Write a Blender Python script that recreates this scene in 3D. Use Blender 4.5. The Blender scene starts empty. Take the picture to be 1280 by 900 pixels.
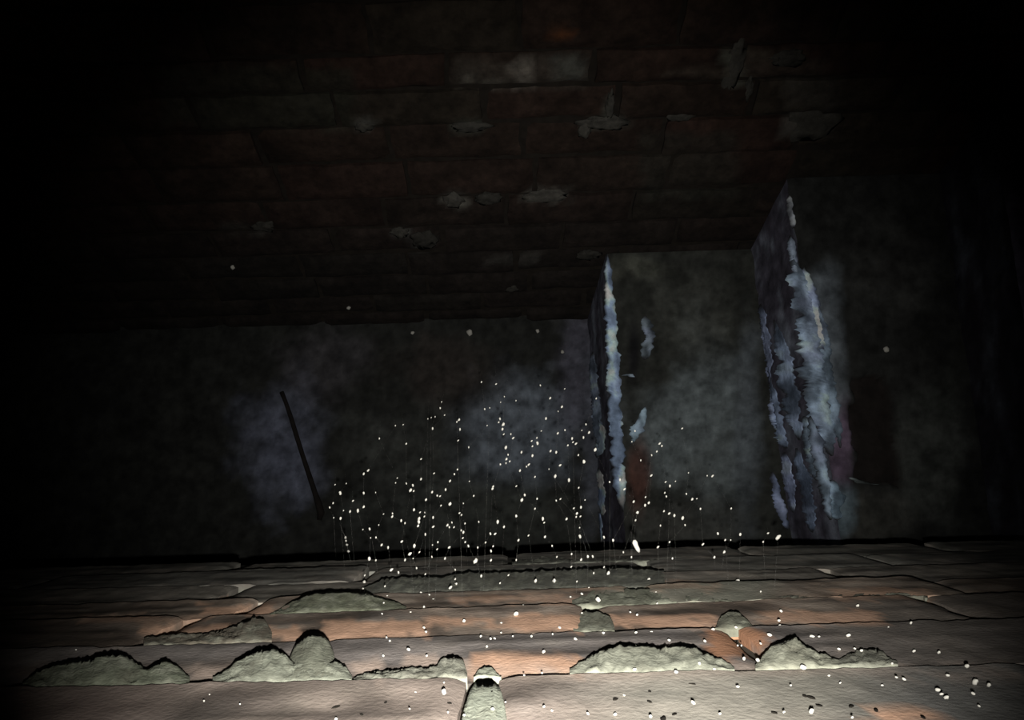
import bpy, bmesh, math, random
from mathutils import Vector, Matrix, noise
random.seed(7)
sc = bpy.context.scene
COL = sc.collection

# ------------------------------------------------------------------ camera, world, light, exposure
FPX = 940.0                       # focal length in pixels of the 1280 x 900 frame
TH = math.atan(150.0 / FPX)       # the camera looks almost straight down the shaft
ROLL = math.radians(-1.7)         # the phone was held slightly tilted
cam_d = bpy.data.cameras.new('camera'); cam = bpy.data.objects.new('camera', cam_d); COL.objects.link(cam)
cam_d.sensor_fit = 'HORIZONTAL'; cam_d.sensor_width = 36.0; cam_d.lens = 36.0 * FPX / 1280.0
cam_d.clip_start = 0.01
cam.location = (0, 0, 0); cam.matrix_world = Matrix.Rotation(TH, 4, 'X') @ Matrix.Rotation(ROLL, 4, 'Z')
sc.camera = cam
wd = bpy.data.worlds.new('world'); sc.world = wd; wd.use_nodes = True
wd.node_tree.nodes['Background'].inputs[0].default_value = (0.02, 0.022, 0.03, 1)
wd.node_tree.nodes['Background'].inputs[1].default_value = 0.02
A = 0.088                          # distance from the camera to the front wall
ld = bpy.data.lights.new('phone_torch', 'SPOT'); lo = bpy.data.objects.new('phone_torch', ld); COL.objects.link(lo)
ld.energy = 28.0; ld.shadow_soft_size = 0.0032
ld.spot_size = math.radians(74.5); ld.spot_blend = 1.0; ld.color = (1.0, 0.97, 0.92)
lo.location = (0.004, -A + 0.067, 0.0)
lo.rotation_euler = (TH * 0.62, math.radians(-0.5), 0)
sc.view_settings.view_transform = 'Standard'; sc.view_settings.look = 'None'
sc.view_settings.exposure = 0.0; sc.view_settings.gamma = 1.0; sc.view_settings.use_curve_mapping = False

# ------------------------------------------------------------------ geometry of the view
CT, ST = math.cos(TH), math.sin(TH); CR, SR = math.cos(ROLL), math.sin(ROLL)
def ray(px, py):
    cx, cy = (px - 640) / FPX, (450 - py) / FPX
    cx, cy = cx * CR - cy * SR, cx * SR + cy * CR
    return Vector((cx, cy * CT + ST, cy * ST - CT))
def at_z(px, py, z): r = ray(px, py); return r * (z / r.z)
def at_y(px, py, y): r = ray(px, py); return r * (y / r.y)
def at_d(px, py, d): return ray(px, py) * d
def project(p):
    cy = p.y * CT + p.z * ST; cz = -p.y * ST + p.z * CT
    cx, cy = p.x * CR + cy * SR, -p.x * SR + cy * CR
    return (640 + FPX * cx / -cz, 450 - FPX * cy / -cz)
Z0 = -1.635                        # shaft floor
FP = Vector((0, 0.351, Z0)); FS = Vector((0, 0.29, 0.654)).normalized(); FN = Vector((0, -FS.z, FS.y))
def at_far(px, py):
    r = ray(px, py); return r * (FP.dot(FN) / r.dot(FN))
def far_y(z): return FP.y + (z - Z0) * FS.y / FS.z
def nz(p, s, o=0.0): return noise.noise(Vector((p[0] * s + o, p[1] * s + o * 1.7, p[2] * s - o)))
def fbm(p, s, o=0.0, n=4):
    v, a, t = 0, 1, 0
    for _ in range(n):
        v += a * nz(p, s, o); t += a; a *= 0.55; s *= 2.1; o += 3.1
    return v / t
def sst(a, b, x):
    t = max(0.0, min(1.0, (x - a) / (b - a))) if a != b else 0.0
    return t * t * (3 - 2 * t)
def mix(a, b, t): return tuple(a[i] + (b[i] - a[i]) * t for i in range(3))

# ------------------------------------------------------------------ materials
def make_mat(name, rough=0.9, bump=0.4, scale=220.0, lo_=0.72, hi_=1.25, spec=0.2, fine=3.0):
    m = bpy.data.materials.new(name); m.use_nodes = True
    nt = m.node_tree; n = nt.nodes; b = n['Principled BSDF']
    at = n.new('ShaderNodeAttribute'); at.attribute_name = 'tint'
    tc = n.new('ShaderNodeTexCoord')
    no = n.new('ShaderNodeTexNoise'); no.inputs['Scale'].default_value = scale; no.inputs['Detail'].default_value = 6
    no.inputs['Roughness'].default_value = 0.65
    mr = n.new('ShaderNodeMapRange'); mr.inputs[1].default_value = 0.3; mr.inputs[2].default_value = 0.7
    mr.inputs[3].default_value = lo_; mr.inputs[4].default_value = hi_
    vm = n.new('ShaderNodeVectorMath'); vm.operation = 'SCALE'
    bp = n.new('ShaderNodeBump'); bp.inputs['Strength'].default_value = bump; bp.inputs['Distance'].default_value = 0.002
    no2 = n.new('ShaderNodeTexNoise'); no2.inputs['Scale'].default_value = scale * fine; no2.inputs['Detail'].default_value = 5
    L = nt.links.new
    L(tc.outputs['Object'], no.inputs['Vector']); L(tc.outputs['Object'], no2.inputs['Vector'])
    L(no.outputs['Fac'], mr.inputs[0]); L(at.outputs['Color'], vm.inputs[0]); L(mr.outputs[0], vm.inputs['Scale'])
    L(vm.outputs[0], b.inputs['Base Color']); L(no2.outputs['Fac'], bp.inputs['Height']); L(bp.outputs[0], b.inputs['Normal'])
    b.inputs['Roughness'].default_value = rough; b.inputs['Specular IOR Level'].default_value = spec
    return m
def plain_mat(name, c, rough=0.9, scale=400.0, amt=0.25):
    m = bpy.data.materials.new(name); m.use_nodes = True
    nt = m.node_tree; n = nt.nodes; b = n['Principled BSDF']
    tc = n.new('ShaderNodeTexCoord'); no = n.new('ShaderNodeTexNoise'); no.inputs['Scale'].default_value = scale
    cr = n.new('ShaderNodeValToRGB')
    cr.color_ramp.elements[0].position = 0.3; cr.color_ramp.elements[1].position = 0.7
    cr.color_ramp.elements[0].color = (*[x * (1 - amt) for x in c], 1); cr.color_ramp.elements[1].color = (*[min(1, x * (1 + amt)) for x in c], 1)
    nt.links.new(tc.outputs['Object'], no.inputs['Vector']); nt.links.new(no.outputs['Fac'], cr.inputs[0]); nt.links.new(cr.outputs[0], b.inputs['Base Color'])
    b.inputs['Roughness'].default_value = rough; b.inputs['Specular IOR Level'].default_value = 0.2
    return m
M_BRICK = make_mat('old_brick', 0.92, 0.22, 70.0, 0.80, 1.2, fine=5.0)
M_FAR = make_mat('sooty_brick', 0.95, 0.6, 55.0, 0.55, 1.45)
M_MORTAR = make_mat('lime_mortar', 0.95, 0.3, 130.0, 0.7, 1.25, fine=3.0)
M_STONE = make_mat('damp_concrete', 0.9, 0.5, 38.0, 0.6, 1.4, fine=4.0)
M_CRUST = make_mat('salt_crust', 0.85, 0.8, 45.0, 0.5, 1.35, fine=3.0)
M_JOINT = plain_mat('dark_joint_mortar', (0.085, 0.08, 0.065), scale=120)
M_DUST = plain_mat('white_dust', (0.80, 0.78, 0.70), 0.8, 900, 0.1)
M_SILK = plain_mat('cobweb_silk', (0.55, 0.54, 0.5), 0.7, 900, 0.1)
M_PIT = plain_mat('pit_black', (0.02, 0.017, 0.013), 0.95, 600)
M_STICK = plain_mat('rotten_wood', (0.012, 0.010, 0.009), 0.95, 60)
M_WALL = plain_mat('sooty_render', (0.05, 0.04, 0.035), 0.95, 12)

# ------------------------------------------------------------------ object helpers
def link(name, me, mat=None, parent=None, loc=None):
    o = bpy.data.objects.new(name, me); COL.objects.link(o)
    if mat is not None and not me.materials: me.materials.append(mat)
    if parent is not None: o.parent = parent
    if loc is not None: o.location = loc
    return o
def mesh(name, verts, faces, cols=None, smooth=True):
    me = bpy.data.meshes.new(name); me.from_pydata([tuple(v) for v in verts], [], faces)
    if cols:
        at = me.color_attributes.new('tint', 'FLOAT_COLOR', 'POINT')
        flat = []
        for c in cols: flat += [c[0], c[1], c[2], 1.0]
        at.data.foreach_set('color', flat)
    if smooth: me.polygons.foreach_set('use_smooth', [True] * len(me.polygons))
    me.update(); return me
def fix_normals(me):
    bm = bmesh.new(); bm.from_mesh(me); bmesh.ops.recalc_face_normals(bm, faces=bm.faces); bm.to_mesh(me); bm.free()
def empty(name, loc=(0, 0, 0)):
    o = bpy.data.objects.new(name, None); o.empty_display_size = 0.02; o.location = loc; COL.objects.link(o); return o
def tag(o, label, cat, group=None):
    o['label'] = label; o['category'] = cat; o['kind'] = 'thing'
    if group: o['group'] = group
    return o
def box_mesh(name, lo_, hi_):
    x0, y0, z0 = lo_; x1, y1, z1 = hi_
    v = [(x0, y0, z0), (x1, y0, z0), (x1, y1, z0), (x0, y1, z0), (x0, y0, z1), (x1, y0, z1), (x1, y1, z1), (x0, y1, z1)]
    f = [(0, 3, 2, 1), (4, 5, 6, 7), (0, 1, 5, 4), (1, 2, 6, 5), (2, 3, 7, 6), (3, 0, 4, 7)]
    return mesh(name, v, f, smooth=False)
def lattice(name, nx, ny, nzz, pos, col):
    """closed box surface of nx*ny*nzz cells; pos(i,j,k in 0..1) -> point, col(point,i,j,k) -> colour"""
    idx, V, C, F = {}, [], [], []
    def vid(i, j, k):
        if (i, j, k) not in idx:
            p = pos(i / nx, j / ny, k / nzz); idx[(i, j, k)] = len(V); V.append(p); C.append(col(p, i / nx, j / ny, k / nzz))
        return idx[(i, j, k)]
    for i in range(nx):
        for k in range(nzz):
            F.append((vid(i, 0, k), vid(i + 1, 0, k), vid(i + 1, 0, k + 1), vid(i, 0, k + 1)))
            F.append((vid(i, ny, k), vid(i, ny, k + 1), vid(i + 1, ny, k + 1), vid(i + 1, ny, k)))
        for j in range(ny):
            F.append((vid(i, j, nzz), vid(i + 1, j, nzz), vid(i + 1, j + 1, nzz), vid(i, j + 1, nzz)))
            F.append((vid(i, j, 0), vid(i, j + 1, 0), vid(i + 1, j + 1, 0), vid(i + 1, j, 0)))
    for j in range(ny):
        for k in range(nzz):
            F.append((vid(0, j, k), vid(0, j, k + 1), vid(0, j + 1, k + 1), vid(0, j + 1, k)))
            F.append((vid(nx, j, k), vid(nx, j + 1, k), vid(nx, j + 1, k + 1), vid(nx, j, k + 1)))
    me = mesh(name, V, F, C); fix_normals(me)
    try: me.set_sharp_from_angle(angle=math.radians(50))
    except Exception: pass
    return me
def soft_box(px, py, b, w=0.0, e=3.2):
    x0, x1, y0, y1 = b
    return sst(x0 - e, x0 + e, px + w * 8) * (1 - sst(x1 - e, x1 + e, px + w * 8)) * sst(y0 - e * .6, y0 + e * .6, py + w * 5) * (1 - sst(y1 - e * .6, y1 + e * .6, py + w * 5))

# ================================================================== SETTING
S_SAW = -0.0030                   # the foot of each brick stands out a little and ...
LEAN = 0.0003                     # ... the courses creep inwards
def ai(ci): return A - LEAN * ci
# ---- front wall (the bricks right under the camera, seen along their faces)
# (the wall's mortar body is added below, once the courses are known)
def zline(i): return at_y(640, LINES[i], -ai(i - 1) - S_SAW).z   # the joint above course i
LINES = [985, 840, 789, 757, 737, 719, 704, 692]
HEADS = [[-200, 600, 1440], [388, 948], [245, 742, 1230], [-70, 340, 808, 1235], [-40, 320, 700, 1085], [130, 470, 815, 1150], [20, 330, 640, 950, 1260]]
CV, CF = [], []
for ci_ in range(-1, 7):
    zt_ = 0.05 if ci_ < 0 else zline(ci_); zb_ = zline(max(0, ci_ + 1)) if ci_ < 6 else -0.742 * A / 0.07
    yf_, yb_ = -ai(ci_) - 0.006, -A - 0.115; o_ = len(CV)
    CV += [(x, y, z) for x in (-0.95, 0.95) for y, z in ((yf_, zt_), (yf_, zb_), (yb_, zb_), (yb_, zt_))]
    CF += [(o_ + a, o_ + b, o_ + c, o_ + d) for a, b, c, d in ((0, 1, 5, 4), (1, 2, 6, 5), (2, 3, 7, 6), (3, 0, 4, 7), (0, 3, 2, 1), (4, 5, 6, 7))]
cme = mesh('wall_front', CV, CF, smooth=False); fix_normals(cme)
wall_front = link('wall_front', cme, M_JOINT); wall_front['kind'] = 'structure'
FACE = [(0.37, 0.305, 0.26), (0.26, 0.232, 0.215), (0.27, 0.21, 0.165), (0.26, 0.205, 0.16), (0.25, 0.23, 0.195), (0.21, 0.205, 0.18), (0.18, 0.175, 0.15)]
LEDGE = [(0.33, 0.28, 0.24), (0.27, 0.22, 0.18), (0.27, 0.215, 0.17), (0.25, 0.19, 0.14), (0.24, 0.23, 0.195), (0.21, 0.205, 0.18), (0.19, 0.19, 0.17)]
ORANGE = (0.80, 0.50, 0.34); PALE = (0.72, 0.57, 0.47); DEEP = (0.46, 0.24, 0.14)
CLEAN = [((586, 728, 817, 843), ORANGE, 1), ((440, 476, 824, 846), PALE, 1), ((508, 590, 820, 836), PALE, .8), ((405, 535, 776, 795), ORANGE, 1),
         ((530, 618, 772, 781), ORANGE, .9), ((626, 735, 769, 787), ORANGE, 1), ((762, 897, 770, 784), ORANGE, .9), ((300, 380, 784, 797), ORANGE, .9),
         ((950, 1100, 764, 780), ORANGE, .7), ((250, 342, 756, 768), ORANGE, .8), ((175, 335, 783, 796), ORANGE, .75), ((560, 722, 745, 755), ORANGE, .55),
         ((1040, 1165, 737, 748), ORANGE, .45), ((884, 958, 786, 823), DEEP, 1), ((1092, 1172, 884, 912), ORANGE, 1), ((240, 276, 834, 848), PALE, .8),
         ((0, 1280, 832, 846), PALE, .35), ((690, 900, 727, 736), ORANGE, .3), ((100, 260, 770, 780), ORANGE, .35)]
MORT = (0.36, 0.38, 0.30)
def near_col(ci):
    def f(p, u, j, k):
        px, py = project(p)
        w = fbm(p, 60, 4.0, 3) * 2.2
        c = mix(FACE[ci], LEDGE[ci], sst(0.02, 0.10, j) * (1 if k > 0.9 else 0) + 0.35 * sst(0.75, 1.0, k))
        n1 = fbm(p, 18, 9.0, 3); c = mix(c, (0.21, 0.19, 0.175), max(0, min(0.6, n1 * 1.2)))
        c = mix(c, (0.50, 0.43, 0.36), max(0, min(0.5, fbm(p, 34, 2.0, 3) * 1.1)))
        st_ = fbm((p.x * 0.16, 0, p.z), 75, 21.0, 3); c = tuple(v * (1 + 2.4 * max(-.28, min(.22, st_))) for v in c)      # flaking layers run along the brick
        sc_ = fbm((p.x * 0.1 + p.z * 3, 0, p.z * 1.5), 160, 31.0, 2); c = mix(c, (0.58, 0.52, 0.45), max(0, min(.5, (sc_ - .3) * 3)) * (1 if ci < 2 else .4))
        if ci == 0:                                          # the nearest course: pinkish on the left, grey green to the right
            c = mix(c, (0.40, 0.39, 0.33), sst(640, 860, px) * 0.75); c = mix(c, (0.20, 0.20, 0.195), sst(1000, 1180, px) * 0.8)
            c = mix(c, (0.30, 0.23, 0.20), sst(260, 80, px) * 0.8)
        if ci >= 2: q_ = 1 - 0.55 * sst(330, 90, px + 60 * w) - 0.35 * sst(1050, 1230, px + 60 * w); c = tuple(v * q_ for v in c)   # sideways fade of the torch painted into the deeper courses' colour
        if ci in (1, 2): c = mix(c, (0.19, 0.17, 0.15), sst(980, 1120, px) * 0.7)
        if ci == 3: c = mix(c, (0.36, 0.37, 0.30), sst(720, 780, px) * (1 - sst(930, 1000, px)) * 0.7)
        m = max(0, min(1, 0.5 + 2.5 * fbm(p, 40, 15.0, 3)))   # smears of mortar left on the ledges
        if k > 0.9 and j > 0.03: c = mix(c, MORT, m * 0.5)
        for b, oc, s in CLEAN:
            t = soft_box(px, py, b, w)
            if t > 0: c = mix(c, oc, t * s)
        return c
    return f
def near_brick(ci, xa, xb):
    zt, zb = zline(ci) - 0.0028, zline(ci + 1) + 0.0028
    sd = random.uniform(0, 50); dy = random.uniform(-0.0018, 0.0016); tw = random.uniform(-0.0012, 0.0012)
    def pos(u, j, k):
        x = xa + (xb - xa) * u; z = zb + (zt - zb) * k
        yf = -ai(ci) + dy + tw * (u - .5) * 2 - S_SAW * (1 - k)
        y = yf - j * 0.055
        p = Vector((x, y, z)); q = (x, 0, z)
        e = min(u, 1 - u) * (xb - xa); ez = min(k, 1 - k) * (zt - zb)
        if j == 0:                                         # worn arrises and an uneven face
            y += 0.0011 * fbm(q, 42, sd) + 0.0006 * nz(q, 160, sd)
            y -= 0.0035 * max(0, 1 - e / 0.006) * (0.6 + 0.5 * nz(q, 60, sd))
            if k == 1: y -= 0.0016 * max(0, 0.25 + nz(q, 55, sd)) * 1.6; z += 0.0009 * nz((x, 1, 0), 110, sd)
            if k == 0: z += 0.0022 * nz((x, 2, 0), 40, sd) + 0.0014 * nz((x, 5, 0), 150, sd)
        if k == 1 and j > 0: z += 0.0008 * nz((x, y, 0), 90, sd)
        if u in (0, 1): x += 0.0016 * nz((0, y, z), 120, sd + u)
        return Vector((x, y, z))
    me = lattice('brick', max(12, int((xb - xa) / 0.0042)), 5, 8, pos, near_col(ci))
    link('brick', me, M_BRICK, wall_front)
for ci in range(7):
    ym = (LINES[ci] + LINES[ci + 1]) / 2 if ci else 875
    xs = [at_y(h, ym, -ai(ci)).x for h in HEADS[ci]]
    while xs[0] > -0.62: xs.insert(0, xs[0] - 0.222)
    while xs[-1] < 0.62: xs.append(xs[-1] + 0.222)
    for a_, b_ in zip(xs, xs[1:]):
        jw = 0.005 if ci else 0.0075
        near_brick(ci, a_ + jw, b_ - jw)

# squeezed out mortar hanging over the bricks
def course_of(py):
    for i in range(1, 8):
        if py > LINES[i] - 4: return i - 1
    return 6
def droop(base, prof, h=0.008, seed=0, tint=MORT, jag=2.0, back=0.012, course=None):
    slope = h * 14
    c_ = course; ab = ai(c_)
    x0, x1 = prof[0][0], prof[-1][0]
    wd_ = x1 - x0; nu = max(18, min(120, int(wd_ / 2.2))); nw = 9
    def pf(px):
        for (a, b), (c, d) in zip(prof, prof[1:]):
            if px <= c: return b + (d - b) * (px - a) / max(1e-6, c - a)
        return prof[-1][1]
    def bf(px):
        if not isinstance(base, (list, tuple)): return base
        return base[0] + (base[1] - base[0]) * (px - x0) / wd_
    V, C, F = [], [], []
    for i in range(nu + 1):
        u = i / nu; px = x0 + wd_ * u
        top = pf(px) + jag * 1.2 * noise.noise(Vector((px * 0.11, seed, 0))) + jag * 1.0 * noise.noise(Vector((px * 0.27, seed, 3))) + jag * 0.5 * noise.noise(Vector((px * 0.55, seed, 8)))
        b = bf(px); edge = min(1, min(u, 1 - u) * wd_ / 26.0) ** 0.6
        zj = zline(c_) + 0.0005; hh = 0.006
        for _ in range(4):                                 # the face of a droop slopes out evenly down to its lip
            lip = at_y(px, top, -ab + hh); hh = max(0.001, min(h * 1.3, (zj - lip.z) * slope)) * (0.45 + 0.55 * edge)
        yb_, ym_ = -ab - 0.004, -ab - S_SAW * 0.4
        for j in range(nw + 3):
            w = min(1, j / nw)
            if w < 0.15: f = w / 0.15; y, z = yb_ + (ym_ - yb_) * f, zj
            else: f = (w - 0.15) / 0.85; y, z = ym_ + (lip.y - ym_) * f ** 0.8, zj + (lip.z - zj) * f
            k = -z / -lip.z
            p = Vector((lip.x * (z / lip.z), y, z))
            if 0.1 < w < 1: p.y += (0.0016 * noise.noise(Vector((px * 0.06, z * 150, seed))) + 0.0009 * noise.noise(Vector((px * 0.17, z * 420, seed)))) * edge
            if j > nw: p = Vector((p.x, (p.y - 0.003 if j == nw + 1 else -ab - back), p.z - (0.001 if j == nw + 1 else -0.002)))
            V.append(p)
            t = fbm(p, 75, seed, 3); c = mix(tint, (0.42, 0.43, 0.34), max(0, min(.7, t * 1.8))); c = mix(c, (0.20, 0.19, 0.145), max(0, min(.6, -t * 1.3)))
            C.append(tuple(q * 1.12 for q in c))
    st = nw + 3
    for i in range(nu):
        for j in range(st - 1):
            F.append((i * st + j, (i + 1) * st + j, (i + 1) * st + j + 1, i * st + j + 1))
    me = mesh('mortar_droop', V, F, C); fix_normals(me)
    return link('mortar_droop', me, M_MORTAR, wall_front)
droop([856, 849], [(28, 853), (45, 839), (65, 831), (90, 826), (110, 823), (130, 817), (150, 816), (165, 823), (181, 836), (195, 829), (208, 824), (220, 831), (237, 846)], 0.010, 1, (0.25, 0.275, 0.20), course=1)
droop([848, 847], [(266, 846), (285, 835), (305, 819), (325, 811), (340, 809), (352, 814), (365, 826), (385, 831), (405, 830), (419, 824), (433, 833), (440, 846)], 0.009, 2, course=1)
droop([822, 824], [(362, 821), (371, 803), (380, 794), (392, 791), (404, 792), (412, 803), (418, 819)], 0.007, 3, (0.25, 0.26, 0.20), course=1)
droop([772, 767], [(330, 771), (347, 762), (362, 752), (385, 742), (410, 739), (440, 739), (458, 740), (475, 746), (492, 750), (508, 757)], 0.0075, 4, (0.20, 0.215, 0.15), 1.1, course=3)
droop([849, 849], [(442, 846), (470, 838), (500, 836), (520, 834), (545, 832), (553, 822), (566, 819), (579, 823), (584, 842)], 0.005, 5, (0.29, 0.29, 0.235), 2.5, course=1)
droop(940, [(572, 925), (580, 885), (588, 862), (597, 849), (615, 848), (628, 866), (632, 890), (638, 925)], 0.0014, 6, (0.42, 0.45, 0.36), 2.5, course=0)
droop(848, [(592, 846), (597, 838), (605, 832), (615, 834), (622, 842), (627, 848)], 0.006, 26, (0.34, 0.36, 0.28), 2.0, course=1)
droop([838, 836], [(712, 836), (735, 821), (758, 809), (778, 805), (800, 806), (830, 808), (858, 805), (875, 812), (892, 820), (910, 828), (918, 834)], 0.009, 7, (0.30, 0.31, 0.245), course=1)
droop([820, 826], [(944, 831), (955, 817), (964, 807), (975, 801), (995, 795), (1006, 806), (1020, 813), (1034, 818), (1048, 824)], 0.010, 8, (0.36, 0.365, 0.285), course=1)
droop([788, 790], [(893, 786), (902, 768), (912, 763), (922, 764), (932, 772), (946, 788)], 0.006, 9, (0.20, 0.205, 0.155), course=2)
droop([783, 785], [(716, 770), (726, 764), (740, 762), (752, 764), (764, 772), (768, 782)], 0.002, 10, (0.23, 0.235, 0.18), course=2)
droop([755, 752], [(715, 748), (740, 738), (790, 735), (840, 734), (880, 735), (915, 746)], 0.003, 11, (0.24, 0.25, 0.19), course=3)
droop([735, 730], [(455, 733), (480, 722), (520, 719), (555, 720), (575, 714), (640, 713), (700, 711), (770, 707), (830, 712)], 0.003, 12, (0.20, 0.205, 0.175), course=4)
droop([705, 703], [(640, 702), (668, 696), (690, 695), (740, 697), (790, 694), (850, 699)], 0.003, 13, (0.16, 0.165, 0.14), course=6)
droop([797, 797], [(180, 796), (215, 792), (250, 791), (275, 787), (300, 778), (318, 769), (330, 771), (340, 790)], 0.003, 14, (0.20, 0.175, 0.135), course=2)
droop([746, 748], [(960, 746), (1000, 738), (1060, 736), (1120, 740), (1160, 747)], 0.002, 15, (0.17, 0.165, 0.13), course=3)
droop([826, 826], [(1046, 824), (1070, 812), (1095, 809), (1108, 818), (1122, 828)], 0.003, 16, (0.22, 0.22, 0.18), course=1)

# ---- floor and steps: grids with their stains
def ell(px, py, cx, cy, rx, ry, w, rot=0.0):
    dx, dy = px - cx, py - cy; c, s = math.cos(rot), math.sin(rot); dx, dy = dx * c + dy * s, -dx * s + dy * c
    return 1 - sst(0.35, 1.15, math.hypot(dx / rx, dy / ry) + w)
STAINS = {
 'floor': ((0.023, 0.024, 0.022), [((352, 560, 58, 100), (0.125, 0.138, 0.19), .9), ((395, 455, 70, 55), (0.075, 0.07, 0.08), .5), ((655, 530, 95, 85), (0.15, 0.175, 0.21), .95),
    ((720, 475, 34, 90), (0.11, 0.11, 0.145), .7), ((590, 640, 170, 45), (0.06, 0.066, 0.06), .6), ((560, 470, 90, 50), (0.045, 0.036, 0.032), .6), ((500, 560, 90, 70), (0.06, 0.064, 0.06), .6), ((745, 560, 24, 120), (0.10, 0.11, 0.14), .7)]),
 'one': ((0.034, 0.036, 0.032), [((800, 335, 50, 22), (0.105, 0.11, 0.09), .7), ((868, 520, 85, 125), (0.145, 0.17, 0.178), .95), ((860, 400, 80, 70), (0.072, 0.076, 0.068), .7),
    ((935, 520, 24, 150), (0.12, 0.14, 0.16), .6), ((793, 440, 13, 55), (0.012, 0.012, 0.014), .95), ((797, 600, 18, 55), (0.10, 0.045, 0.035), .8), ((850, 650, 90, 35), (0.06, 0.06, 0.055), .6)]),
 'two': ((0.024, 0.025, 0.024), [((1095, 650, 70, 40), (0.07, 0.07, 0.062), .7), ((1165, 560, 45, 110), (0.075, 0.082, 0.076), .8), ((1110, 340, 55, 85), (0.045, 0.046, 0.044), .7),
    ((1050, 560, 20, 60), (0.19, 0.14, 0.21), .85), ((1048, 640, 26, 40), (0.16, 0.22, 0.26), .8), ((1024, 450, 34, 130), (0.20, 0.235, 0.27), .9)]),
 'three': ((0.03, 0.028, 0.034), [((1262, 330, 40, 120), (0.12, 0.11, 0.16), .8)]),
}
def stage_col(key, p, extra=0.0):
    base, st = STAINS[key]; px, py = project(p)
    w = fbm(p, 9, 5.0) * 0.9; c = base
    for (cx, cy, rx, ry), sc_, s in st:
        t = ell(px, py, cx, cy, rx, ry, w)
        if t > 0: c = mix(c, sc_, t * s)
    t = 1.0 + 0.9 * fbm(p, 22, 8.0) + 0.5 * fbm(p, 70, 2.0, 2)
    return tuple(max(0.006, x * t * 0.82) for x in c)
def grid(V, C, F, nx, ny, pos, col):
    o = len(V)
    for j in range(ny + 1):
        for i in range(nx + 1):
            p = pos(i / nx, j / ny); V.append(p); C.append(col(p))
    for j in range(ny):
        for i in range(nx):
            a = o + j * (nx + 1) + i; F.append((a, a + 1, a + nx + 2, a + nx + 1))
YF = -0.34
V, C, F = [], [], []
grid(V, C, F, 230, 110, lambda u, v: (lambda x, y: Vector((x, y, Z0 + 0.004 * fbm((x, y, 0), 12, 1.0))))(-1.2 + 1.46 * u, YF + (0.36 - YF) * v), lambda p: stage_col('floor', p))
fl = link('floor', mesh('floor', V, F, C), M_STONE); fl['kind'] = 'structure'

def edge_pts(pb, pf):
    """a step's arris from its pixel on the back wall to its pixel at the front, carried on to YF"""
    b = at_far(*pb); z = b.z; f = at_z(pf[0], pf[1], z); t = (YF - b.y) / (f.y - b.y)
    return b, Vector((b.x + (f.x - b.x) * t, YF, z))
E1 = edge_pts((757, 312), (784, 690)); E2 = edge_pts((984, 217), (1056, 690)); E3 = edge_pts((1240, 128), (1330, 690))
ZS = [E1[0].z, E2[0].z, E3[0].z]
XR = 1.12
REC = [(1066, 476), (1086, 468), (1106, 474), (1116, 500), (1124, 560), (1134, 612), (1112, 606), (1072, 604), (1066, 540)]
def in_poly(x, y, P):
    s = False
    for (a, b), (c, d) in zip(P, P[1:] + P[:1]):
        if (b > y) != (d > y) and x < (c - a) * (y - b) / (d - b) + a: s = not s
    return s
def step(name, key, E, En, zlow, label, res):
    z = E[0].z
    def lx(y): t = (y - YF) / (E[0].y - YF); return E[1].x + (E[0].x - E[1].x) * t
    def rx(y):
        return XR
    yb = far_y(z) - 0.008
    def wob(y): return 0.004 * fbm((0, y, z), 9, 3.0) + 0.0018 * nz((0, y, z), 60, 1.0)
    V, C, F = [], [], []
    def ptop(u, v):
        y = YF + (yb - YF) * v; a, b = lx(y) + wob(y), rx(y)
        x = a + (b - a) * u ** 1.5
        p = Vector((x, y, z + 0.004 * fbm((x, y, z), 14, 1.0) - 0.006 * max(0, 1 - (x - a) / 0.012) ** 2))
        if key == 'two':
            px, py = project(p)
            if in_poly(px + 8 * nz(p, 40), py + 8 * nz(p, 40, 5), REC): p.z -= 0.022
        return p
    def ctop(p):
        c = stage_col(key, p)
        if key == 'two' and p.z < z - 0.012: c = mix(c, (0.014, 0.011, 0.010), .9)
        return c
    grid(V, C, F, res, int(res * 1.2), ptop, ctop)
    def pris(u, v):
        yb2 = far_y(zlow + (z - zlow) * v) - 0.008
        y = YF + (yb2 - YF) * u; zz = zlow + (z - 0.006 - zlow) * v
        x = lx(min(y, E[0].y)) + wob(y) + 0.005 * fbm((0, y, zz), 16, 4.0) * (1 - v) - 0.022 * (1 - v)
        return Vector((x, y, zz))
    def cris(p):
        q_ = Vector((p.x, p.y * 0.45, p.z * 1.6)); b = (0.105, 0.10, 0.135); t = fbm(q_, 22, 6.0); c = mix(b, (0.30, 0.34, 0.42), max(0, min(.8, t * 2.2))); c = mix(c, (0.05, 0.045, 0.06), max(0, min(.8, -t * 2)))
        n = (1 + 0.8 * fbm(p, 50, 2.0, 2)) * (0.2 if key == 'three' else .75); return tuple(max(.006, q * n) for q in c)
    grid(V, C, F, int(res * 1.2), 14, pris, cris)
    o = len(V)                                            # front face and the side that meets the next step
    for q in ((lx(YF), YF, zlow), (rx(YF), YF, zlow), (rx(YF), YF, z), (lx(YF), YF, z), (rx(yb), far_y(zlow) - 0.008, zlow), (rx(yb), yb, z)):
        V.append(Vector(q)); C.append((0.03, 0.03, 0.03))
    F += [(o, o + 1, o + 2, o + 3), (o + 1, o + 4, o + 5, o + 2)]
    ob = link(name, mesh(name, V, F, C), M_STONE); tag(ob, label, 'step', 'stepped ledges rising to the right'); return ob
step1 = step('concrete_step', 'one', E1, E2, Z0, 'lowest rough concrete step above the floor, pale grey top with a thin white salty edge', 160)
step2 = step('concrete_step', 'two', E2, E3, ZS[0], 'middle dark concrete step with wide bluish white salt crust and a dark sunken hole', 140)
step3 = step('concrete_step', 'three', E3, None, ZS[1], 'highest dark concrete step in the shadow beside the end wall', 50)

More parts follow.
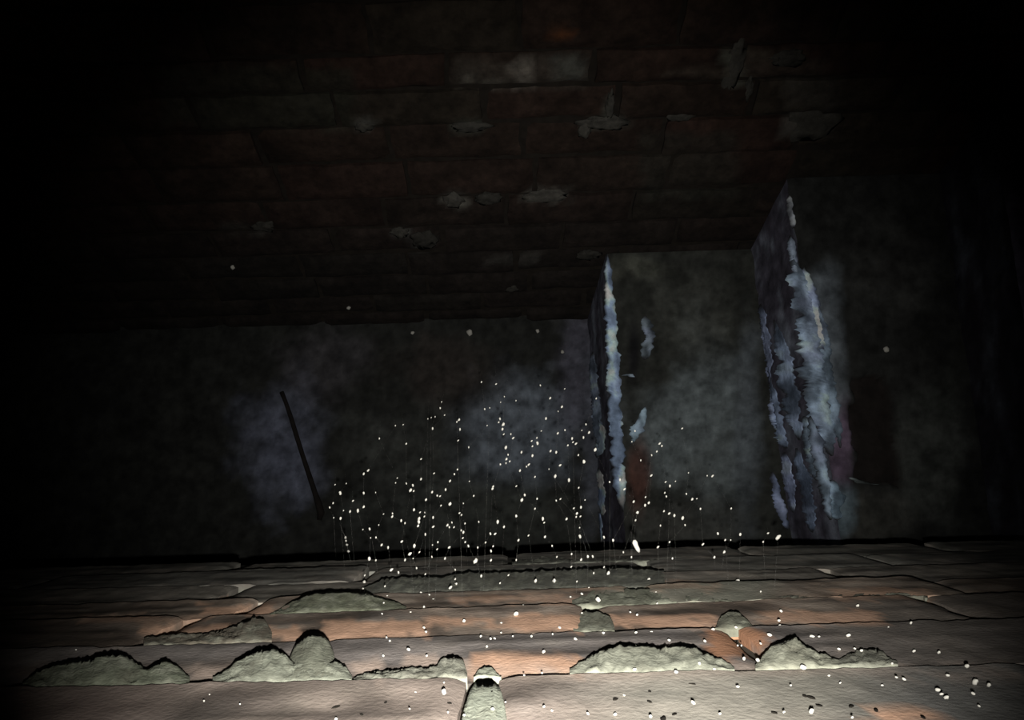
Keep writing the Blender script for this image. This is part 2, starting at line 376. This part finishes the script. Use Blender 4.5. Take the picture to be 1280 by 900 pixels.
# salt crust: thin raised skins with ragged outlines
CRUST = (0.40, 0.47, 0.56)
def crust(parent, pts, z, seed, tint=CRUST, thick=0.002, ragged=0.45, plane=None):
    """pts = (px, py, half width px); lies on the level z (or on plane(px,py))"""
    n = 150; V, C, F = [], [], []
    def samp(t):
        q = t * (len(pts) - 1); i = min(len(pts) - 2, int(q)); f = q - i
        return [pts[i][k] + (pts[i + 1][k] - pts[i][k]) * f for k in range(3)]
    m = 6
    for i in range(n + 1):
        t = i / n; px, py, hw = samp(t); hw *= 1.25; taper = min(1, min(t, 1 - t) * 9) ** 0.6
        l = hw * taper * (1 + ragged * 1.6 * noise.noise(Vector((py * 0.07, seed, 0))) + ragged * noise.noise(Vector((py * 0.22, seed, 0))) + ragged * .5 * noise.noise(Vector((py * 0.55, seed, 0))))
        r = hw * taper * (1 + ragged * 1.6 * noise.noise(Vector((py * 0.07, seed, 9))) + ragged * noise.noise(Vector((py * 0.22, seed, 9))))
        l, r = max(0.4, l), max(0.4, r)
        for j in range(m + 1):
            s = j / m; x = px - l + (l + r) * s
            p = plane(x, py) if plane else at_z(x, py, z)
            rise = thick * (math.sin(s * math.pi) * 1.0 + 0.35 * noise.noise(Vector((x * 0.2, py * 0.15, seed)))) + (0.0025 if 0 < j < m else -0.004)
            p = p + Vector((0, 0, rise)); V.append(p)
            k = 0.28 + 0.95 * sst(-0.25, 0.3, fbm((p.x, p.y * .5, 0), 34, seed, 3))
            c = mix(tint, (0.24, 0.26, 0.34), max(0, min(.8, 1.6 * fbm(p, 18, seed + 5, 3)))); ef = sst(0, 0.32, min(s, 1 - s) * 1.3 + 0.12 + 0.35 * fbm(p, 45, seed + 2, 2)) * sst(0, .12, min(t, 1 - t)); C.append(mix((0.045, 0.045, 0.05), tuple(min(.85, q * k * 1.85 * w_) for q, w_ in zip(c, (0.93, 1.0, 1.12))), ef))
    for i in range(n):
        for j in range(m):
            a = i * (m + 1) + j; F.append((a, a + 1, a + m + 2, a + m + 1))
    o = link('salt_crust', mesh('salt_crust', V, F, C), M_CRUST, parent)
    return o
crust(step1, [(759, 318, 3), (761, 345, 4), (764, 400, 6), (767, 440, 7), (768, 490, 7), (771, 540, 7), (774, 590, 7), (779, 640, 6)], ZS[0], 1, (0.42, 0.53, 0.70))
crust(step1, [(779, 470, 4), (785, 468, 5), (792, 472, 3)], ZS[0], 2, (0.36, 0.42, 0.46))
crust(step1, [(788, 556, 3), (796, 540, 7), (803, 522, 6), (806, 508, 2)], ZS[0], 3, (0.26, 0.33, 0.36))
crust(step1, [(806, 395, 5), (812, 420, 7), (806, 450, 5)], ZS[0], 12, (0.13, 0.15, 0.16))
crust(step2, [(974, 245, 2), (977, 262, 3), (980, 285, 2)], ZS[1], 6, (0.40, 0.40, 0.38), plane=lambda x, y: at_z(x + 12, y, ZS[1]))
crust(step2, [(990, 320, 5), (1000, 350, 9), (1008, 385, 11), (1015, 420, 12), (1018, 460, 13), (1024, 500, 14), (1034, 540, 10), (1040, 570, 6)], ZS[1], 7, (0.30, 0.37, 0.44), ragged=.6)
crust(step2, [(1004, 335, 4), (1013, 360, 6), (1022, 400, 6), (1030, 440, 5)], ZS[1], 8, (0.40, 0.46, 0.60))
crust(step2, [(1040, 600, 7), (1046, 630, 9), (1046, 650, 5)], ZS[1], 9, (0.24, 0.32, 0.37))
def riser_plane(E, zlow):
    a, b = E; c = Vector((b.x - 0.022, b.y, zlow)); nrm = (a - b).cross(c - b).normalized()
    if nrm.x > 0: nrm = -nrm
    def f(px, py):
        rr = ray(px, py); p = rr * (b.dot(nrm) / rr.dot(nrm)) + nrm * 0.007
        return p if p.z > zlow + 0.006 else at_z(px, py, zlow + 0.003)
    return f
RA, RB = riser_plane(E1, Z0), riser_plane(E2, ZS[0])
for q in ([(752, 585, 2.5), (757, 610, 4), (756, 632, 3.5), (758, 645, 2)], [(752, 640, 1.5), (754, 655, 3), (754, 678, 2.5)]): crust(step1, q, 0, 4 + len(q), (0.55, 0.68, 0.95), plane=RA)
crust(step1, [(745, 440, 3), (746, 480, 5), (750, 520, 6), (752, 560, 4)], 0, 5, (0.36, 0.42, 0.50), plane=RA)
crust(step1, [(752, 525, 2), (757, 545, 5), (754, 560, 5), (750, 572, 2)], 0, 15, (0.50, 0.60, 0.66), plane=RA)
for k_, (q, tn) in enumerate([([(966, 470, 4), (972, 520, 8), (980, 548, 8), (988, 560, 3)], (0.30, 0.36, 0.47)), ([(985, 565, 3), (992, 600, 6), (996, 640, 3)], (0.26, 0.29, 0.40)),
        ([(972, 400, 2), (985, 440, 7), (990, 480, 9), (998, 520, 8), (1004, 550, 3)], (0.24, 0.29, 0.37)), ([(1000, 560, 3), (1012, 600, 7), (1018, 640, 6), (1020, 665, 3)], (0.22, 0.27, 0.36)),
        ([(955, 380, 3), (962, 430, 6), (966, 480, 3)], (0.15, 0.17, 0.23)), ([(1010, 520, 3), (1018, 560, 6), (1026, 600, 4)], (0.36, 0.44, 0.52)), ([(965, 590, 3), (975, 630, 6), (985, 662, 4)], (0.14, 0.16, 0.22))]):
    crust(step2, q, 0, 30 + k_, tn, plane=RB, ragged=.55)
for k_, (q, tn) in enumerate([([(1012, 520, 3), (1024, 560, 7), (1032, 610, 6), (1038, 650, 3)], (0.26, 0.32, 0.37)), ([(1022, 380, 2), (1030, 420, 6), (1036, 470, 6), (1044, 520, 6), (1050, 560, 3)], (0.20, 0.25, 0.29)),
        ([(1060, 596, 3), (1080, 604, 6), (1100, 606, 3)], (0.10, 0.11, 0.10)), ([(988, 295, 2), (992, 320, 4), (996, 345, 2)], (0.20, 0.23, 0.26))]):
    crust(step2, q, ZS[1], 50 + k_, tn, ragged=.55)

# ---- back wall: battered courses of old sooty brick
V = []
for z, back in ((-1.66, 0.0), (-0.2, 0.0)):
    pass
def slab_far():
    bt = FP - FS * 0.02 - FN * 0.008; tp = FP + FS * 1.35 - FN * 0.008
    v = []
    for x in (-1.25, 1.15):
        for q in (bt, tp, tp - FN * 0.12, bt - FN * 0.12): v.append(Vector((x, q.y, q.z)))
    f = [(0, 1, 5, 4), (1, 2, 6, 5), (2, 3, 7, 6), (3, 0, 4, 7), (0, 3, 2, 1), (4, 5, 6, 7)]
    me = mesh('wall_back', v, f, smooth=False); fix_normals(me); return me
M_FARJ = plain_mat('sooty_joint', (0.018, 0.0145, 0.0115), scale=60)
wall_back = link('wall_back', slab_far(), M_FARJ); wall_back['kind'] = 'structure'
FLINES = [-75, -2, 66, 110, 155, 200, 245, 282, 314, 342, 367, 388, 403]
FHEAD = [350, 450, 555, 600, 505, 525, 480, 560, 500, 540, 470, 520]
PALES = [((565, 735, 76, 108), (0.12, 0.10, 0.082), .7), ((575, 592, 92, 108), (0.26, 0.24, 0.2), .8), ((600, 625, 98, 108), (0.24, 0.22, 0.185), .8), ((690, 728, 70, 100), (0.16, 0.17, 0.15), .7), ((640, 668, 74, 108), (0.30, 0.27, 0.23), .8), ((905, 930, 60, 104), (0.20, 0.21, 0.17), .9), ((930, 1000, 62, 76), (0.15, 0.13, 0.10), .6),
         ((655, 712, 236, 252), (0.20, 0.19, 0.165), .9), ((555, 582, 241, 256), (0.18, 0.175, 0.15), .9), ((975, 1042, 140, 172), (0.18, 0.17, 0.15), .8), ((725, 782, 146, 160), (0.17, 0.18, 0.15), .8),
         ((760, 768, 120, 150), (0.18, 0.19, 0.16), .9), ((445, 464, 148, 160), (0.2, 0.2, 0.18), .9), ((565, 605, 152, 166), (0.15, 0.17, 0.14), .8), ((690, 712, 34, 47), (0.20, 0.075, 0.03), .9),
         ((490, 512, 285, 296), (0.16, 0.16, 0.15), .8), ((512, 540, 295, 318), (0.12, 0.12, 0.11), .7), ((280, 330, 280, 292), (0.12, 0.115, 0.10), .6), ((925, 1030, 74, 100), (0.13, 0.11, 0.09), .5),
         ((200, 440, 85, 160), (0.062, 0.064, 0.048), .6), ((800, 920, 165, 250), (0.05, 0.05, 0.04), .6), ((600, 680, 318, 330), (0.10, 0.095, 0.085), .6), ((975, 1050, 95, 135), (0.12, 0.11, 0.095), .6), ((830, 925, 84, 98), (0.14, 0.11, 0.085), .6)]
def far_pt(x, s, n=0.0): q = FP + FS * s + FN * n; return Vector((x, q.y, q.z))
def far_s(py): return (at_far(640, py) - FP).dot(FS)
def far_brick(x0, x1, s0, s1):
    sd = random.uniform(0, 90); r = random.random(); lift = random.uniform(-0.004, 0.006)
    base = mix((0.068, 0.038, 0.029), (0.054, 0.037, 0.028), r) if random.random() < .8 else (0.052, 0.041, 0.030)
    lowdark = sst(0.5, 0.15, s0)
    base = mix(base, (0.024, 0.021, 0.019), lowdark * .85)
    def pos(u, j, k):
        x = x0 + (x1 - x0) * u; s = s0 + (s1 - s0) * k
        q = (x, s, 0); n = lift - j * 0.045
        e = min(min(u, 1 - u) * (x1 - x0), min(k, 1 - k) * (s1 - s0))
        if j == 0: n += 0.004 * fbm(q, 24, sd) - 0.006 * max(0, 1 - e / 0.008)
        x += 0.004 * nz((s, 1, 0), 30, sd) * (1 if u in (0, 1) else 0); s += 0.004 * nz((x, 2, 0), 22, sd) * (1 if k in (0, 1) else 0)
        return far_pt(x, s, n)
    def col(p, u, j, k):
        px, py = project(p); w = fbm(p, 26, 7.0, 3) * 2.4
        n1 = 1 + 0.9 * fbm(p, 16, sd, 3); c = tuple(.46 * q * n1 for q in base)
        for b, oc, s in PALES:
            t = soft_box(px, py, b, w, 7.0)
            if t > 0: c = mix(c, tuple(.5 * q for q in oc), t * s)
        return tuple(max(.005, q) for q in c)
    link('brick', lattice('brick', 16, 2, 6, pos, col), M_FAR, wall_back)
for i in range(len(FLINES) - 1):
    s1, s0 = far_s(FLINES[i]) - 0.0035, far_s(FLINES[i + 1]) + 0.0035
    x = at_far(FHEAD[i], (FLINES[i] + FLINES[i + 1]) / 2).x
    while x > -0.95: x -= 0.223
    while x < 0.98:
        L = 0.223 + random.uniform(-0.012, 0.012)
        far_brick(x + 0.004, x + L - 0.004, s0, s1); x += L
# lumps of mortar left proud of the back wall's joints
def blob(name, c, rx, rs, rn, mat, parent, tint, seed):
    bm = bmesh.new(); bmesh.ops.create_icosphere(bm, subdivisions=3, radius=1.0)
    V = [v.co.copy() for v in bm.verts]; F = [tuple(v.index for v in f.verts) for f in bm.faces]; bm.free()
    P, Cc = [], []
    for v in V:
        k = 1 + 0.5 * nz(v, 1.6, seed) + 0.4 * nz(v, 4, seed); v = v * k
        p = Vector((c.x + v.x * rx, 0, 0)) + Vector((0, c.y, c.z)) + FS * (v.y * rs) + FN * (v.z * rn); P.append(p)
        t = 1 + 0.7 * fbm(p, 60, seed, 3); Cc.append(tuple(q * t for q in tint))
    return link(name, mesh(name, P, F, Cc), mat, parent)
for k, (px, py, wx, ws, g) in enumerate([(685, 245, 26, 7, .17), (568, 250, 12, 7, .15), (756, 153, 26, 6, .14), (730, 163, 8, 6, .18), (455, 155, 10, 6, .16), (588, 158, 20, 5, .12), (918, 82, 9, 20, .16),
                                         (1010, 158, 28, 14, .13), (985, 72, 18, 6, .12), (500, 290, 10, 5, .13), (640, 360, 10, 4, .10), (530, 300, 14, 9, .08), (610, 248, 16, 6, .09), (935, 112, 5, 9, .14), (850, 145, 16, 4, .15), (762, 132, 5, 12, .15), (735, 318, 14, 5, .08), (330, 283, 14, 5, .1)]):
    c = at_far(px, py); sc_ = c.length / FPX
    blob('mortar_lump', c + FN * 0.001, wx * sc_, ws * sc_ * 1.6, 0.0045, M_MORTAR, wall_back, (g * .4, g * 0.38, g * 0.33), k * 3.3)

# ---- end walls, and the footing under the front wall
for nm, lo_, hi_ in (('wall_left', (-1.30, -0.40, Z0 - .02), (-1.22, 0.95, 0.05)), ('wall_right', (XR + 0.002, -0.40, Z0 - .02), (XR + 0.08, 0.95, 0.05)), ('trim_1', (-1.22, YF - 0.06, Z0), (XR, YF - 0.003, -0.75))):
    link(nm, box_mesh(nm, lo_, hi_), M_WALL)['kind'] = 'structure'

# ================================================================== SMALL THINGS
# ---- dark stick on the floor
def tube(pts, rads, n=8):
    V, F = [], []
    for i, p in enumerate(pts):
        t = (pts[min(i + 1, len(pts) - 1)] - pts[max(i - 1, 0)]).normalized(); a = t.cross(Vector((0.3, 0.2, 1))).normalized(); b = t.cross(a)
        for k in range(n):
            g = 2 * math.pi * k / n; V.append(p + (a * math.cos(g) + b * math.sin(g)) * rads[i])
    for i in range(len(pts) - 1):
        for k in range(n): F.append((i * n + k, i * n + (k + 1) % n, (i + 1) * n + (k + 1) % n, (i + 1) * n + k))
    F.append(tuple(range(n))[::-1]); F.append(tuple((len(pts) - 1) * n + k for k in range(n)))
    return V, F
sp = [(352, 490, 4), (357, 502, 3.6), (364, 522, 4), (371, 545, 4.2), (379, 570, 4), (387, 594, 4.4), (394, 615, 4.6), (399, 630, 6), (402, 641, 6.5), (400, 650, 4)]
pts = [at_z(x, y, Z0 + 0.0085) + Vector((0, 0, 0.0006 * i % 2)) for i, (x, y, r) in enumerate(sp)]
base = at_z(376, 565, Z0)
Vs, Fs = tube([p - base for p in pts], [r * 1.15 / FPX for _, _, r in sp], 9)
stick = link('stick', mesh('stick', Vs, Fs), M_STICK, None, base)
tag(stick, 'thin black rotten stick with a knobbed end lying on the shaft floor', 'stick')

# ---- crumbs
def lump_mesh(name, seed, sub=2):
    bm = bmesh.new(); bmesh.ops.create_icosphere(bm, subdivisions=sub, radius=1.0)
    for v in bm.verts: v.co *= 1 + 0.45 * noise.noise(v.co * 1.3 + Vector((seed, 0, 0)))
    me = bpy.data.meshes.new(name); bm.to_mesh(me); bm.free(); me.polygons.foreach_set('use_smooth', [True] * len(me.polygons)); return me
LUMPS = [lump_mesh('dust_speck', 3.7 * i) for i in range(5)]
for m_ in LUMPS: m_.materials.append(M_DUST)
PITS = [lump_mesh('pit_blob', 1.3 + 2.9 * i) for i in range(3)]  # dark blobs added in place of the black pits in the brick
for m_ in PITS: m_.materials.append(M_PIT)
M_CRUMB = plain_mat('pale_plaster_crumb', (0.42, 0.41, 0.37))
CRUMBS = [lump_mesh('plaster_crumb', 8.1 + 2.2 * i) for i in range(3)]
for m_ in CRUMBS: m_.materials.append(M_CRUMB)
for k, (px, py, r, z, lab) in enumerate([(587, 416, 3.4, Z0, 'small pale plaster crumb on the floor, brightest near the back wall foot'),
                                         (672, 414, 2.2, Z0, 'tiny pale crumb on the floor between the brightest crumb and the lowest step'),
                                         (516, 416, 2.2, Z0, 'tiny dim crumb on the floor, leftmost of those at the back wall foot'),
                                         (703, 440, 2.0, Z0, 'tiny pale crumb on the floor nearest the white edge of the lowest step'),
                                         (1107, 437, 3.0, ZS[1], 'small pale crumb lying on the middle step above its dark hole')]):
    p = at_z(px, py, z); r = r * p.length / FPX
    o = link('plaster_crumb', CRUMBS[k % 3], None, None, p + Vector((0, 0, r * .55))); o.scale = (r, r * 1.2, r * .8); o.rotation_euler = (0.3, 0.2, k)
    tag(o, lab, 'crumb', 'pale crumbs on the floor and steps')
for k, (px, py, r) in enumerate([(291, 332, 2.6), (436, 383, 2.4), (436, 402, 1.2)][:2]):
    p = at_far(px, py) + FN * 0.004; r = r * p.length / FPX
    o = link('plaster_fleck', CRUMBS[k], None, wall_back, p); o.scale = (r, r, r)

# ---- pale flecks stuck on the front wall, and dark blobs standing in for pits
SZ = {'d': 1.25, 'm': 1.75, 'b': 2.35, 'B': 3.2, 'X': 4.6}
def parse(s, ox, oy, k):
    out = []
    for t in s.split():
        x, y, c = t.split(','); out.append((ox + float(x) / k, oy + float(y) / k, SZ[c]))
    return out
low = parse('273,38,B 265,77,m 400,62,m 375,112,m 413,125,b 393,165,m 233,145,b 622,103,b 673,115,m 697,145,b 803,72,B 837,45,b 640,190,b 558,225,b 382,232,m 1000,235,b 1008,215,b 1207,232,X 1115,203,m 1250,183,b 887,275,B 820,275,m 640,317,b 653,343,b 1115,290,b 1115,348,m 1187,370,m 430,400,b 410,378,m 545,452,B 390,490,b 657,490,b 990,370,b 1027,433,b 763,655,m 763,712,X 588,715,m 1063,818,B 887,855,b 98,880,B 1142,775,m 1050,385,b 1075,385,b', 400, 720, 4.923)
low += parse('145,30,b 260,30,B 400,35,b 843,20,B 473,72,m 360,130,b 430,110,b 530,145,X 535,105,m 885,100,m 893,168,m 430,230,b 770,238,b 728,222,m 293,317,b 563,350,b 763,347,b 857,347,B 120,370,b 250,357,m 392,390,B 967,395,b 1187,400,b 1237,330,B 195,465,B 763,430,m 943,523,B 1153,537,b 1010,590,B 1245,573,b 755,575,B 197,803,b 635,850,B 853,863,B 1115,778,B 690,733,m 185,597,m 75,610,m', 640, 720, 4.923)
low += parse('135,22,X 215,28,m 227,62,m 437,43,B 308,140,b 300,178,b 303,197,m 615,118,b 828,187,b 737,205,m 128,205,b 262,235,B 433,242,B 578,237,B 460,242,m 135,278,m 150,278,m 227,270,m 540,292,b 603,290,m 630,298,b 840,300,b 940,305,b 160,330,B 215,337,B 397,365,X 135,442,b 500,398,m 545,427,m 347,437,m 753,350,b 800,412,b 770,405,m 713,437,m 975,397,b 1052,360,B 1085,423,X 1140,435,B 1077,470,b 1100,520,m 935,455,B 950,472,b 970,485,B 430,540,X 593,565,b 120,115,m', 880, 720, 3.2)
low += [(x, y, s) for x, y, s in [(95, 812, 1.6), (255, 876, 1.8), (210, 884, 1.5), (262, 868, 1.4), (300, 880, 1.5), (560, 890, 2.0), (735, 892, 2.2), (512, 886, 1.7), (690, 888, 2.0), (900, 892, 2.2), (980, 890, 2.0)]]
for k, (px, py, s) in enumerate(low):
    p = at_y(px, py, -ai(course_of(py)) + 0.0015 + 0.001 * (k % 3)); r = s * 0.6 * p.length / FPX
    o = link('mortar_fleck', LUMPS[k % 5], None, wall_front, p); o.scale = (r * .9, r * 1.0, r * 1.5); o.rotation_euler = (0.3, 0.5, 0.4 * (k % 7))
for k, (px, py, s) in enumerate([(421, 884, 4.5), (456, 876, 3.2), (482, 878, 2.5), (452, 893, 3), (680, 857, 2.4), (717, 857, 2.2), (769, 874, 4.2), (812, 864, 2.5), (812, 877, 2.8), (865, 855, 3.2), (843, 893, 2.4), (829, 899, 4.5),
                                 (1006, 870, 3), (1014, 872, 3.6), (1024, 882, 2.4), (1064, 883, 3), (1095, 888, 3), (1154, 897, 2.6), (968, 891, 3), (562, 879, 2.2), (555, 842, 3.4), (616, 865, 3.4), (520, 854, 3.2), (424, 852, 2.8)]):
    p = at_y(px, py, -ai(course_of(py)) + 0.0012); r = s * 0.62 * p.length / FPX
    o = link('pit_blob', PITS[k % 3], None, wall_front, p); o.scale = (r, r * .5, r * 2.6); o.rotation_euler = (0, 0.4 * (k % 5) - 0.8, 0)

# ---- cobweb: fine threads strung down the shaft, beaded with dust
sp = parse('973,207,d 962,257,m 921,326,d 890,333,d 863,343,d 997,313,d 1113,350,b 1095,367,m 901,420,b 1120,427,b 603,397,d 665,390,d 1105,517,m 475,500,m 690,542,m 1190,570,m 808,665,m 385,757,b 350,783,b 1100,748,m 912,780,m 1075,785,m 808,825,b 618,817,d 605,855,d 690,860,m 1040,840,b 743,875,b 1195,843,d 210,860,d 120,870,d', 400, 470, 6.4)
sp += parse('162,105,B 350,105,b 445,100,d 263,167,m 105,185,m 78,220,m 350,215,b 303,245,B 240,253,b 188,245,d 110,302,d 165,307,b 725,82,B 750,88,m 897,97,b 1005,77,b 938,125,m 960,130,m 848,158,b 968,205,m 1040,192,B 752,238,b 800,260,m 838,260,d 835,292,m 793,310,B 791,335,B 785,367,b 905,300,b 905,375,b 508,273,d 580,268,m 578,293,b 650,325,b 680,345,m 843,435,b 397,392,b 343,397,d 470,360,d 405,463,d 448,460,m 493,520,b 545,540,b 653,493,b 755,527,B 718,592,B 795,578,m 680,640,b 745,628,d 395,630,B 447,643,m 570,720,B 628,740,b 773,705,m 843,753,m 900,520,d 943,497,m 937,555,m 1033,540,b 895,615,m 1000,628,b 1020,362,b 1055,340,m 1035,378,m 1072,378,m 1115,265,m 1132,280,m 1160,348,m 1130,403,m 1147,418,b 1142,465,m 1162,497,m 1187,528,b 1230,127,m 1147,187,d 1262,540,m 1245,648,X 1270,335,m 1082,718,m 1082,793,m 1092,830,m 1043,862,B 520,850,m 358,763,m', 400, 600, 6.4)
sp += parse('12,48,m 128,65,m 483,75,m 677,103,d 562,177,b 655,247,b 625,283,d 528,340,b 930,180,m 165,210,d 195,165,d 288,197,d 78,255,d 38,265,m 160,343,b 150,370,m 187,387,B 180,425,b 190,467,m 57,397,d 247,465,m 265,498,b 207,572,B 225,630,m 212,665,b 238,683,m 163,707,m 208,697,m 332,610,b 455,495,m 413,520,m 460,538,B 420,562,m 420,637,b 390,710,b 372,725,m 320,757,b 440,807,m 490,440,d 623,458,b 680,433,m 565,600,b 610,610,b 640,715,b 602,802,B 552,745,d 712,833,B 737,500,b 767,543,b 703,555,m 743,530,m 787,633,m 832,685,B 848,387,m 815,435,d 873,452,b 828,492,b 922,590,B 105,885,b 1240,440,m 1120,830,b 1037,848,m 1215,525,d', 600, 470, 6.4)
sp += parse('100,70,b 290,50,m 358,120,b 335,160,B 457,150,m 440,230,m 610,165,m 643,153,m 790,62,m 840,160,d 750,227,m 808,218,b 775,268,b 770,295,m 803,292,m 693,312,b 290,288,b 142,335,B 192,375,b 503,310,B 513,342,m 83,430,b 120,432,b 45,500,m 105,530,m 88,568,b 88,642,b 308,482,b 388,445,m 520,455,b 797,382,d 800,452,B 577,527,m 733,592,m 615,615,m 810,637,b 863,612,b 902,612,b 992,458,b 1065,482,b 1147,578,m 1212,617,m 1258,260,b 1230,173,b 1245,322,m 1155,75,b 993,697,m 730,695,m 1028,745,B 910,745,m 595,805,B 445,807,B 775,812,m 227,762,m 160,825,m 10,768,b 290,640,m', 600, 600, 6.4)
sp += parse('313,78,m 172,173,b 187,187,m 155,222,m 123,245,m 55,277,m 120,373,b 210,413,m 237,437,b 272,408,d 205,480,m 215,503,m 353,355,d 470,373,d 503,376,b 340,487,m 377,520,b 405,517,d 428,580,m 620,578,m 85,507,m 105,543,b 82,558,b 12,532,m 35,603,b 22,652,m 200,595,m 232,610,b 265,622,b 317,638,B 332,682,m 178,685,m 162,820,b 235,788,m 443,803,b 537,735,b 583,775,m 677,740,b 617,775,d 850,733,m 913,760,X 820,787,m 577,850,b 515,883,b 253,890,m', 790, 520, 5.0)
def depth(py):                                             # along a thread: nearer the wall the lower it is in view
    wall = (at_y(640, max(690, py), -A).length) * 0.88
    return min(wall, 0.60 + max(0, (690 - py)) * 0.0011) if py > 690 else 0.60 + (690 - py) * 0.0011
def thread(parent, P, R=0.00001):
    b = parent.location; V, F = tube([p - b for p in P], [R] * len(P), 3)
    return link('strand', mesh('strand', V, F), M_SILK, parent)
def surf_far(px, py):
    if px < 742: p = at_far(px, py) if py < 400 else at_z(px, py, Z0)
    elif px < 975: p = at_far(px, py) if py < 312 else at_z(px, py, ZS[0])
    else: p = at_z(px, py, ZS[1])
    return p
def make_web(chains, label, seedk):
    mx = sum(c[-1][0] for c in chains) / len(chains)
    root = empty('cobweb', at_y(mx, 735, -A)); tag(root, label, 'cobweb', 'dusty cobwebs in the shaft'); k = seedk
    for ch in chains:
        P = []
        lx, ly = ch[-1][0], ch[-1][1]; fx, fy = ch[0][0], ch[0][1]
        pts = [at_d(x, y, depth(y)) for x, y, s in ch]
        near = at_y(lx + random.uniform(-8, 8), max(ly + 12, random.uniform(722, 760)), -A - 0.001)
        far = surf_far(fx + random.uniform(-10, 10), max(405, fy - random.uniform(25, 60)))
        P = [far] + pts + [near]
        st = thread(root, P)
        for (x, y, s), p in zip(ch, pts):
            k += 1; r = s * 0.64 * p.length / FPX
            o = link('dust_speck', LUMPS[k % 5], None, st, p - root.location); o.scale = (r * .72, r * 1.25, r * .85); o.rotation_euler = (0.2, 0.3 * (k % 4), -0.35 + 0.2 * ((k * 7) % 5 - 2))
# chain the beads into threads, each running down to the wall
sp = sorted(sp, key=lambda q: q[1]); left = list(range(len(sp))); chains = []
while left:
    c = [left.pop(0)]
    while True:
        x, y, _ = sp[c[-1]]; best = None
        for i in left:
            dx, dy = sp[i][0] - x, sp[i][1] - y
            if 3 < dy < 60 and abs(dx) < 10 + dy * .5:
                m = dy + 2.2 * abs(dx)
                if best is None or m < best[0]: best = (m, i)
        if best is None: break
        c.append(best[1]); left.remove(best[1])
    chains.append([sp[i] for i in c])
make_web([c for c in chains if c[-1][0] < 545], 'dust-speckled cobweb above the large green mortar lump, left of the dense specks', 0)
make_web([c for c in chains if 545 <= c[-1][0] < 735], 'dense cobweb of white dust beads before the floor, left of the lowest step', 100)
make_web([c for c in chains if c[-1][0] >= 735], 'dusty cobweb strung in front of the lowest step and its white edge', 200)
# the single beaded thread, and the big flake
bead = [(432, 672, 2), (432.5, 676, 1.8), (433.6, 681, 1.9), (435.5, 689, 2), (438, 702, 2.3), (435.5, 702.7, 1.5), (439, 711, 2.3), (440.3, 717, 2.2), (442, 725, 2)]
tail = [(445, 740, 1.2), (458, 771, 2.6), (456, 777, 2.2), (453, 783, 2.6), (452, 789, 1.8), (449, 802, 1.7), (447, 810, 1.6), (445, 818, 1.2), (428, 861, 2), (425, 869, 1.8), (421, 875, 2.6)]
root = empty('cobweb_thread', at_y(421, 890, -A)); tag(root, 'single beaded cobweb thread crossing the big green mortar lump and the wall', 'cobweb', 'dusty cobwebs in the shaft')
P = [at_d(x, y, at_y(x, max(y, 700), -A).length * 0.93) for x, y, s in bead + tail]
st = thread(root, [surf_far(418, 640)] + P + [at_y(420, 893, -A - 0.001)], 0.00005)
for q in ([(458, 770), (455, 779), (449, 795), (446.5, 803)], [(447.5, 803), (444.5, 818), (441, 836)], [(434, 848), (430, 858), (425, 872)]):
    Q = [at_d(x, y, at_y(x, y, -A).length * 0.93) - root.location for x, y in q]
    V, F = tube(Q, [(0.0006 if 0 < i < len(Q) - 1 else 0.0003) for i in range(len(Q))], 6); link('silk_clump', mesh('silk_clump', V, F), M_DUST, st)
for k, (p, (x, y, s)) in enumerate(zip(P, bead + tail)):
    r = s * 0.8 * p.length / FPX; o = link('dust_speck', LUMPS[k % 5], None, st, p - root.location); o.scale = (r * .8, r, r); o.rotation_euler = (0, 0, 0.4 * k)
fl_p = at_d(796, 682, 0.60); V, F = tube([at_d(793, 675, .6) - fl_p, at_d(793.5, 678, .6) - fl_p, at_d(795, 682, .6) - fl_p, at_d(797.5, 687, .6) - fl_p, at_d(799, 690, .6) - fl_p], [0.0011, 0.0022, 0.0019, 0.0017, 0.0009], 8)
root = empty('hanging_flake', fl_p); tag(root, 'cream white plaster flake dangling on a thread before the lowest step, the biggest speck', 'flake')
link('flake', mesh('flake', V, F), M_DUST, root)
thread(root, [surf_far(790, 640), at_d(793, 675, .6), at_d(799, 690, .6), at_y(806, 735, -A - 0.001)])
